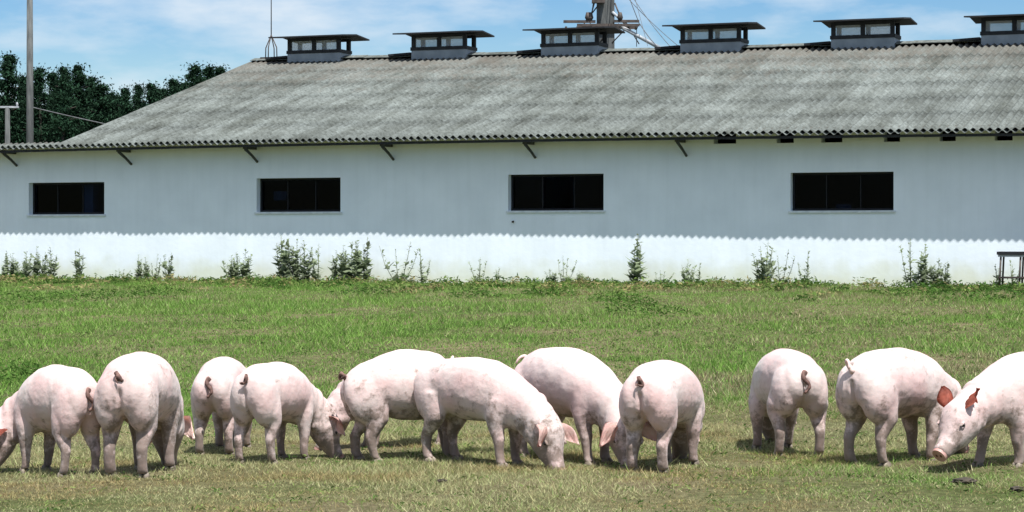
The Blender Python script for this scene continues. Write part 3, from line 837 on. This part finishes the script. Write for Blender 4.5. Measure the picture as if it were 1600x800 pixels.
# ------------------------------------------------------------------ pigs
def skin_mat():
    m, N, L, B = nodes('pig_skin')
    B.inputs['Roughness'].default_value = .62; B.inputs['Specular IOR Level'].default_value = .3
    B.inputs['Subsurface Weight'].default_value = .06; B.inputs['Subsurface Radius'].default_value = (.03, .012, .008); B.inputs['Subsurface Scale'].default_value = .5
    B.inputs['Sheen Weight'].default_value = .12; B.inputs['Sheen Roughness'].default_value = .5
    tc = N.new('ShaderNodeTexCoord'); oi = N.new('ShaderNodeObjectInfo')
    ad = N.new('ShaderNodeVectorMath'); ad.operation = 'ADD'
    ml = N.new('ShaderNodeMath'); ml.operation = 'MULTIPLY'; ml.inputs[1].default_value = 37
    L.new(oi.outputs['Random'], ml.inputs[0]); L.new(tc.outputs['Object'], ad.inputs[0]); L.new(ml.outputs[0], ad.inputs[1])
    n1 = N.new('ShaderNodeTexNoise'); n1.inputs['Scale'].default_value = 3.0; n1.inputs['Detail'].default_value = 5; L.new(ad.outputs[0], n1.inputs['Vector'])
    r1 = N.new('ShaderNodeValToRGB'); e = r1.color_ramp.elements
    e[0].position = .36; e[0].color = (.58, .405, .385, 1); e[1].position = .62; e[1].color = (.61, .505, .475, 1)
    L.new(n1.outputs['Fac'], r1.inputs[0])
    sp = N.new('ShaderNodeSeparateXYZ'); L.new(tc.outputs['Object'], sp.inputs[0])
    # dried mud up the legs, plus underside shade painted into belly and lower body
    n2 = N.new('ShaderNodeTexNoise'); n2.inputs['Scale'].default_value = 11; n2.inputs['Detail'].default_value = 8; n2.inputs['Roughness'].default_value = .7; L.new(ad.outputs[0], n2.inputs['Vector'])
    mr = N.new('ShaderNodeMapRange'); mr.inputs['From Min'].default_value = .0; mr.inputs['From Max'].default_value = .5; mr.inputs['To Min'].default_value = .25; mr.inputs['To Max'].default_value = -.085
    L.new(sp.outputs['Z'], mr.inputs['Value']); mr.inputs['From Max'].default_value = .56
    a2 = N.new('ShaderNodeMath'); a2.operation = 'ADD'; L.new(mr.outputs[0], a2.inputs[0]); L.new(n2.outputs['Fac'], a2.inputs[1])
    r2 = N.new('ShaderNodeValToRGB'); e = r2.color_ramp.elements
    e[0].position = .50; e[0].color = (0, 0, 0, 1); e[1].position = .64; e[1].color = (.9, .9, .9, 1); rv = N.new('ShaderNodeMath'); rv.operation = 'MULTIPLY_ADD'; rv.inputs[1].default_value = .07; rv.inputs[2].default_value = -.04
    L.new(oi.outputs['Random'], rv.inputs[0]); a3 = N.new('ShaderNodeMath'); a3.operation = 'ADD'; L.new(a2.outputs[0], a3.inputs[0]); L.new(rv.outputs[0], a3.inputs[1]); L.new(a3.outputs[0], r2.inputs[0])
    mx = N.new('ShaderNodeMixRGB'); mx.inputs[2].default_value = (.17, .125, .10, 1); L.new(r2.outputs[0], mx.inputs[0]); L.new(r1.outputs[0], mx.inputs[1])
    # faint dust over everything
    n5 = N.new('ShaderNodeTexNoise'); n5.inputs['Scale'].default_value = 5; n5.inputs['Detail'].default_value = 9; n5.inputs['Roughness'].default_value = .75; L.new(ad.outputs[0], n5.inputs['Vector'])
    r5 = N.new('ShaderNodeValToRGB'); e = r5.color_ramp.elements
    e[0].position = .45; e[0].color = (0, 0, 0, 1); e[1].position = .78; e[1].color = (.62, .62, .62, 1); L.new(n5.outputs['Fac'], r5.inputs[0])
    mq = N.new('ShaderNodeMixRGB'); mq.inputs[2].default_value = (.42, .325, .30, 1); L.new(r5.outputs[0], mq.inputs[0]); L.new(mx.outputs[0], mq.inputs[1])
    L.new(mq.outputs[0], B.inputs['Base Color'])
    n3 = N.new('ShaderNodeTexNoise'); n3.inputs['Scale'].default_value = 22; n3.inputs['Detail'].default_value = 6; L.new(ad.outputs[0], n3.inputs['Vector'])
    b = N.new('ShaderNodeBump'); b.inputs['Strength'].default_value = .42; b.inputs['Distance'].default_value = .012
    L.new(n3.outputs['Fac'], b.inputs['Height']); L.new(b.outputs[0], B.inputs['Normal'])
    return m
M_skin = skin_mat()
def earmat(name, c1, c2, tr):
    m = mat_noise(name, c1, c2, 14, .7)
    N = m.node_tree.nodes; L = m.node_tree.links; B = N['Principled BSDF']; out = N['Material Output']
    t = N.new('ShaderNodeBsdfTranslucent'); t.inputs[0].default_value = (.75, .16, .08, 1); x = N.new('ShaderNodeMixShader'); x.inputs[0].default_value = tr
    L.new(B.outputs[0], x.inputs[1]); L.new(t.outputs[0], x.inputs[2]); L.new(x.outputs[0], out.inputs[0])
    return m
M_ear = earmat('pig_ear', (.70, .47, .43), (.78, .62, .56), .12)
M_ear_backlit = earmat('pig_ear_backlit', (.18, .04, .025), (.42, .12, .075), .12)  # backlit red glow and shaded inner ear put into the base colour
M_hoof = mat_noise('hoof', (.10, .08, .06), (.28, .23, .18), 20, .7)
M_eye = mat_noise('pig_eye', (.015, .01, .01), (.03, .02, .018), 5, .2)
M_tail = mat_noise('pig_tail_muddy', (.05, .025, .02), (.20, .11, .09), 25, .8)
M_snout = mat_noise('pig_snout', (.42, .21, .18), (.55, .32, .28), 14, .45)
M_nost = mat_noise('nostril', (.07, .02, .015), (.14, .04, .03), 8, .7)

def ring_loft(bm, secs, n=26):
    """secs: (centre, direction, half-height, half-width, squareness)"""
    rings = []
    for c, d, hz, hy, side, p in secs:
        c = Vector(c); d = Vector(d).normalized(); sd = Vector(side).normalized(); up = sd.cross(d).normalized()
        if up.z < 0: up = -up
        rg = []
        for k in range(n):
            t = 2*PI*k/n; cs, sn = math.cos(t), math.sin(t)
            a = math.copysign(abs(cs)**p, cs); b = math.copysign(abs(sn)**p, sn)
            rg.append(bm.verts.new(c + sd*hy*a + up*hz*b))
        rings.append(rg)
    for A, B_ in zip(rings, rings[1:]):
        for k in range(n): bm.faces.new((A[k], A[(k+1) % n], B_[(k+1) % n], B_[k]))
    bm.faces.new(rings[0][::-1]); bm.faces.new(rings[-1])
def ellipsoid(bm, c, r, rot=None, n=18):
    M = Matrix.Translation(c)
    if rot is not None: M = M @ rot
    M = M @ Matrix.Diagonal((*r, 1))
    bmesh.ops.create_uvsphere(bm, u_segments=n, v_segments=n//2+2, radius=1, matrix=M)
def leg_loft(bm, pts, rx, ry, n=16):
    rings = []
    for (x, y, z), a, b in zip(pts, rx, ry):
        rings.append([bm.verts.new((x+a*math.cos(2*PI*k/n), y+b*math.sin(2*PI*k/n), z)) for k in range(n)])
    for A, B_ in zip(rings, rings[1:]):
        for k in range(n): bm.faces.new((A[k], B_[k], B_[(k+1) % n], A[(k+1) % n]))
    bm.faces.new(rings[0]); bm.faces.new(rings[-1][::-1])

def build_pig(graze=1.0, head_yaw=0.0, stance=0.0, hind=(0, 0), fore=(0, 0), tail='curl', fat=1.0, ears='skin', seed=0, hs=1.0):
    """faces +X, the hind feet around the origin, about 0.80 m high"""
    r0 = random.Random(seed)
    OX = .42
    bm = bmesh.new()
    Yx = Vector((0, 1, 0))
    ng = graze
    body = [(-.575, .565, .05, .05), (-.555, .57, .11, .09), (-.51, .572, .155, .135), (-.44, .573, .190, .172), (-.34, .578, .212, .195), (-.2, .578, .222, .208),
            (-.04, .572, .235, .218), (.12, .558-.006*ng, .230, .210), (.26, .545-.034*ng, .218-.006*ng, .190), (.37, .528-.066*ng, .200-.012*ng, .165)]
    fat = fat*.96
    secs = []
    va, vb_, vc = r0.uniform(-.035, .035), r0.uniform(-.03, .04), r0.uniform(0, 6)
    for i, (x, z, hz, hy) in enumerate(body):
        hz = hz*(1+va*math.sin(i*.9+vc)); z = z+vb_*.5*math.sin(i*.33)*min(1, i/3)
        pitch = 0 if i < 8 else -R(10)*ng*(i-7)/2
        secs.append(((x+OX, 0, z), (math.cos(pitch), 0, math.sin(pitch)), hz, hy*fat, Yx, .92))
    # neck and head chain
    p = Vector((.37+OX, 0, .528-.066*ng)); hy = R(head_yaw)
    def dirv(pitch, yaw): return Vector((math.cos(pitch)*math.cos(yaw), math.cos(pitch)*math.sin(yaw), math.sin(pitch)))
    p1 = -R(6+19*ng); p2 = -R(10+31*ng); p3 = -R(20+38*ng)
    a = p + dirv(p1, hy*.3)*.155
    secs.append((a, dirv((p1+p2)/2, hy*.3), .166, .140*fat, dirv(0, hy*.3+PI/2), .95))
    b = a + dirv(p2, hy*.65)*.135
    secs.append((b, dirv((p2+p3)/2, hy*.65), .142, .128, dirv(0, hy*.65+PI/2), .95))
    D = dirv(p3, hy); SD = dirv(0, hy+PI/2); UP = SD.cross(D).normalized()
    if UP.z < 0: UP = -UP
    UP = UP.normalized()
    hb = b + D*.04
    for t, hz, hw, drop in [(q[0]*1.1*hs, q[1]*1.08*hs, q[2]*1.1*hs, q[3]*1.1*hs) for q in ((.03, .134, .118, .0), (.09, .118, .104, .006), (.145, .093, .082, .018), (.195, .070, .064, .026), (.245, .057, .054, .028), (.275, .054, .052, .027), (.285, .047, .046, .027))]:
        secs.append((hb+D*t-UP*drop, D, hz, hw, SD, 1.0))
    ring_loft(bm, secs)
    # haunches with the cleft between, shoulders, jowls
    w0 = .105*fat+stance*.35
    for sgn in (-1, 1):
        ellipsoid(bm, (-.405+OX, sgn*w0, .50), (.158, .108*fat, .205))
        ellipsoid(bm, (-.47+OX, sgn*.085*fat, .55), (.115, .088, .16))
        ellipsoid(bm, (.26+OX, sgn*.100*fat, .49-.035*ng), (.14, .090, .185))
        ellipsoid(bm, b+SD*sgn*.055-UP*.045+D*.02, (.105, .075, .085))
        ellipsoid(bm, hb+D*.07+SD*sgn*.052+UP*.062, (.05, .038, .035))
    ellipsoid(bm, (-.02+OX, 0, .50), (.36, .17*fat, .185))
    # legs
    hoofs = []
    for i, sgn in enumerate((1, -1)):
        dx = hind[i]; yy = sgn*(.118+stance)
        leg_loft(bm, [(-.375+OX, sgn*.115, .53), (-.36+OX+dx*.1, yy*1.02, .40), (-.345+OX+dx*.3, yy*1.04, .325), (-.385+OX+dx*.55, yy, .255), (-.425+OX+dx*.8, yy*.99, .195), (-.42+OX+dx*.9, yy, .12), (-.41+OX+dx, yy, .06), (-.39+OX+dx, yy*1.01, .025)],
                 [.14, .118, .090, .066, .046, .037, .037, .040], [.088, .083, .070, .054, .042, .037, .038, .040])
        hoofs.append((-.385+OX+dx, yy*1.01))
        dx = fore[i]; yy = sgn*(.118+stance*.6)
        leg_loft(bm, [(.26+OX, sgn*.112, .50), (.25+OX+dx*.2, yy*1.03, .36), (.25+OX+dx*.4, yy*1.02, .28), (.265+OX+dx*.65, yy, .19), (.262+OX+dx*.85, yy, .12), (.27+OX+dx, yy, .06), (.285+OX+dx, yy, .025)],
                 [.11, .083, .062, .047, .037, .035, .040], [.075, .068, .057, .046, .037, .036, .040])
        hoofs.append((.29+OX+dx, yy))
    bmesh.ops.recalc_face_normals(bm, faces=bm.faces)
    me = bpy.data.meshes.new('pig_raw'); bm.to_mesh(me); bm.free()
    tmp = bpy.data.objects.new('pig_tmp', me); link(tmp)
    m = tmp.modifiers.new('r', 'REMESH'); m.mode = 'VOXEL'; m.voxel_size = .0115
    m = tmp.modifiers.new('s', 'SMOOTH'); m.factor = .5; m.iterations = 7
    dg = bpy.context.evaluated_depsgraph_get()
    me2 = bpy.data.meshes.new_from_object(tmp.evaluated_get(dg))
    bpy.data.objects.remove(tmp); bpy.data.meshes.remove(me)
    bm = bmesh.new(); bm.from_mesh(me2); bpy.data.meshes.remove(me2)
    # loose skin: folds at neck / flank, small lumps
    bm.normal_update()
    for v in bm.verts:
        c = v.co
        k = mnoise.noise(Vector((c.x*5+seed, c.y*5, c.z*5)))*.007 + mnoise.noise(Vector((c.x*14, c.y*14+seed, c.z*14)))*.0025
        fold = 0
        dn = (c-a).dot(dirv(p1, hy*.3))
        if -.12 < dn < .16 and c.z > .2: fold = .008*math.sin(dn*62+c.z*4)*max(0, 1-abs(dn-.02)/.14)
        fl = math.exp(-((c.x-(OX-.27))/.022)**2)*max(0, 1-abs(c.z-.47)/.17)
        v.co += v.normal*(k+fold-.010*fl)
        if c.x < OX-.40: v.co.x += .038*math.exp(-(c.y/.016)**2)*float(sstep(.30, .38, c.z)*(1-sstep(.55, .62, c.z)))*min(1, (OX-.40-c.x)/.08)
    for f in bm.faces: f.smooth = True; f.material_index = 0
    # feet: cloven hooves
    for (x, y) in hoofs:
        for q in (-1, 1):
            M = Matrix.Translation((x+.006, y+q*.019, .0)) @ Matrix.Diagonal((.044, .019, .042, 1))
            r = bmesh.ops.create_uvsphere(bm, u_segments=10, v_segments=8, radius=1, matrix=M)
            for v in r['verts']:
                v.co.z = max(v.co.z, -.012)
                for f in v.link_faces: f.material_index = 1; f.smooth = True
    # eyes
    for sgn in (-1, 1):
        c = hb+(D*.112+SD*sgn*.099+UP*.048)*hs
        r = bmesh.ops.create_uvsphere(bm, u_segments=10, v_segments=8, radius=.0135, matrix=Matrix.Translation(c))
        for v in r['verts']:
            for f in v.link_faces: f.material_index = 2; f.smooth = True
        for o_ in (.011, -.012):
            r = bmesh.ops.create_uvsphere(bm, u_segments=10, v_segments=6, radius=1, matrix=Matrix.Translation(c+UP*o_-SD*sgn*.004) @ D.to_track_quat('X', 'Z').to_matrix().to_4x4() @ Matrix.Diagonal((.026, .012, .008, 1)))
            for v in r['verts']:
                for f in v.link_faces: f.material_index = 0; f.smooth = True
    # snout disc + nostrils
    c = hb+(D*.317-UP*.030)*hs; q4 = D.to_track_quat('Z', 'Y').to_matrix().to_4x4()
    r = bmesh.ops.create_cone(bm, cap_ends=True, segments=24, radius1=.057, radius2=.053, depth=.02, matrix=Matrix.Translation(c) @ q4)
    for v in r['verts']:
        for f in v.link_faces: f.material_index = 3
    for sgn in (-1, 1):
        r = bmesh.ops.create_uvsphere(bm, u_segments=10, v_segments=6, radius=1, matrix=Matrix.Translation(c+D*.010+SD*sgn*.019) @ q4 @ Matrix.Diagonal((.009, .012, .004, 1)))
        for v in r['verts']:
            for f in v.link_faces: f.material_index = 4
    me = bpy.data.meshes.new('pig'); bm.to_mesh(me); bm.free()
    for mm in (M_skin, M_hoof, M_eye, M_snout, M_nost): me.materials.append(mm)
    # ears
    earlist = []
    for sgn in (-1, 1):
        eb = bmesh.new(); nu, nv = 9, 7
        base = hb-D*.005+SD*sgn*.075+UP*.095
        out = (SD*sgn*(.85 if ears != 'flop' else .32)+D*.55+UP*(.30-.55*r0.random()*.6)).normalized()
        if ears == 'up': out = (SD*sgn*.40+UP*.55-D*.55).normalized()
        across = (D-out*D.dot(out)).normalized() if abs(D.dot(out)) < .9 else UP
        nrm = out.cross(across).normalized()
        if nrm.dot(UP) < 0: nrm = -nrm
        g = []
        Lr, Wr = .175, .062
        for i in range(nu+1):
            t = i/nu; w = Wr*(math.sin(PI*min(1, (t*.86+.14))**.85))**.75*(1-.25*t)+.004
            if t > .985: w = .012
            row = []
            for j in range(nv+1):
                q = 2*j/nv-1
                pt = base+out*(Lr*t)+across*(w*q)+nrm*(.030*(q*q)*(1-t*.5)*-1 + .02*math.sin(t*5+q*2))
                pt += Vector((0, 0, -1))*(.075*t*t if ears != 'up' else .01*t*t)
                pt += nrm*(.006*math.sin(9*q+6*t+seed))
                row.append(eb.verts.new(pt))
            g.append(row)
        for i in range(nu):
            for j in range(nv): eb.faces.new((g[i][j], g[i+1][j], g[i+1][j+1], g[i][j+1])).smooth = True
        geo = bmesh.ops.solidify(eb, geom=eb.faces[:], thickness=.007)
        for f in eb.faces: f.smooth = True
        earlist.append(eb)
    # tail
    tb = bmesh.new(); rt = Vector((-.555+OX, 0, .655))
    if tail == 'curl':
        w1, w2 = r0.uniform(3.5, 5.5), r0.uniform(.6, 1.3)
        pts = [rt]+[rt+Vector((-.030-.018*math.cos(t*2+seed), .024*math.sin(t*w1+seed), .05-.055*t*w2-.03*math.sin(t*w1*.8))) for t in [i/16*1.5 for i in range(17)]]
        rad = [.021]+[.0145*(1-i/19)+.0035*math.sin(i*1.7+seed)*(i/17) for i in range(17)]
    elif tail == 'hang':
        pts = [rt+Vector((-.028*math.sin(t*2.2)-.012*t, .022*math.sin(t*7), -.16*t)) for t in [i/14 for i in range(15)]]
        rad = [.022*(1-.6*i/14)+.002*math.sin(i*2) for i in range(15)]
    else:                     # raised hook
        pts = [rt+Vector((-.075*t, .03*math.sin(t*4), .085*math.sin(t*2.4))) for t in [i/14*1.15 for i in range(15)]]
        rad = [.020*(1-.62*i/14) for i in range(15)]
    tube(tb, pts, rad, 9)
    return me, earlist, tb

PIGS = [
 # hind x, hind y, yaw, scale, options, label
 (125, 735, 136, .875, dict(xs=.80, graze=1.0, head_yaw=98, hind=(.03, -.04), fore=(-.02, .05), tail='hang', seed=1, ears='flop'), 'grazing pig cut by the left edge, muddy dark tail, head low at the frame edge', 'red'),
 (196, 737, 80, .975, dict(xs=.82, ears='flop', graze=1.0, head_yaw=6, hind=(.02, -.02), fore=(.04, -.03), tail='curl', seed=2, fat=1.06), 'big pig seen from behind, second from the left, dark curled tail', 'skin'),
 (334, 704, 84, .87, dict(graze=.9, head_yaw=15, hind=(-.03, .03), fore=(0, 0), tail='hang', seed=3, fat=.93), 'pig seen from behind, third from the left, partly hidden by its neighbour', 'skin'),
 (396, 717, 60, .89, dict(xs=.76, graze=1.0, head_yaw=-50, hind=(-.02, .06), fore=(.02, -.04), tail='curl', seed=4, stance=.015), 'fourth pig from the left, head down grazing towards the right', 'skin'),
 (680, 686, 211, .90, dict(xs=.88, graze=1.0, head_yaw=-22, hind=(0, 0), fore=(.03, -.03), tail='up', seed=5, fat=1.05), 'pig at the back of the middle group with a high arched back, facing left', 'skin'),
 (567, 711, 17, .90, dict(graze=.1, head_yaw=35, hind=(-.04, .05), fore=(.02, -.02), tail='curl', seed=6, fat=1.04), 'pinkish pig walking right with dark curled tail, its front behind another pig', 'skin'),
 (686, 711, -41, .93, dict(graze=1.0, head_yaw=-4, hind=(.04, -.02), fore=(-.03, .03), tail='hang', seed=7, fat=.95), 'pig in the centre facing right, face to the ground with pale lop ears', 'skin'),
 (840, 704, -53, .97, dict(graze=1.0, head_yaw=-20, hind=(.03, -.03), fore=(-.05, .05), tail='up', seed=8), 'pig right of centre coming forward, rump higher at the left, head down', 'skin'),
 (1011, 729, 66, .915, dict(ears='flop', graze=1.0, head_yaw=38, hind=(.0, .0), fore=(.05, -.02), tail='curl', seed=9, fat=1.04), 'dusty pig seen from behind right of centre, dark curled tail at its upper left', 'skin'),
 (1250, 704, 100, .95, dict(ears='flop', graze=1, head_yaw=-32, hind=(.02, -.02), fore=(-.02, .05), tail='hang', seed=10, stance=.035), 'pig standing alone seen from behind with a hanging dark tail', 'skin'),
 (1352, 719, 44, 1.0, dict(graze=.85, head_yaw=10, hind=(-.03, .03), fore=(.03, -.09), tail='up', seed=11, fat=1.05), 'large pig at the right seen from its side, small raised pale tail', 'skin'),
 (1656, 711, 220, .965, dict(graze=.5, head_yaw=-2, hind=(0, 0), fore=(-.06, .08), tail='curl', seed=12, ears='up', hs=1.10), 'pig cut by the right edge facing the camera, dark reddish ears and pink snout', 'red'),
]
for (hx, hyp, yaw, sc, opt, lab, earc) in PIGS:
    xs = opt.pop('xs', 1.0)
    q = ground_px(hx, hyp+9)
    me, ears_, tb = build_pig(**opt)
    o = obj('pig', me, None, None, (q.x, q.y, g1(q.x, q.y)-.006), R(yaw)); o.scale = (sc*xs, sc, sc)
    tag(o, lab, 'pig', 'pigs grazing in the meadow')
    for eb in ears_: obj('ear', eb, M_ear_backlit if earc == 'red' else M_ear, o)
    obj('tail', tb, M_tail if opt['tail'] != 'up' else M_ear, o)

# ------------------------------------------------------------------ clods
M_clod = mat_noise('dry_dung', (.03, .025, .018), (.07, .055, .04), 9, .95, .6, 30)
for (px, py, r, lab) in ((1508, 757, .055, 'dark clod of dung in the grass at the lower right'), (1590, 770, .035, 'small dark clod in the grass by the right edge'), (690, 758, .025, 'flat dark patch of dung in the grass below the centre pigs')):
    q = ground_px(px, py)
    bm = bmesh.new(); bmesh.ops.create_icosphere(bm, subdivisions=4, radius=1)
    for v in bm.verts:
        k = 1+.45*mnoise.noise(v.co*1.8+Vector((px, 0, 0)))+.18*mnoise.noise(v.co*5)
        v.co = Vector((v.co.x*r*1.3*k, v.co.y*r*k, v.co.z*r*.42*k+.02))
    tag(obj('dung_clod', bm, M_clod, None, q, smooth=True), lab, 'clod', 'clods in the grass')
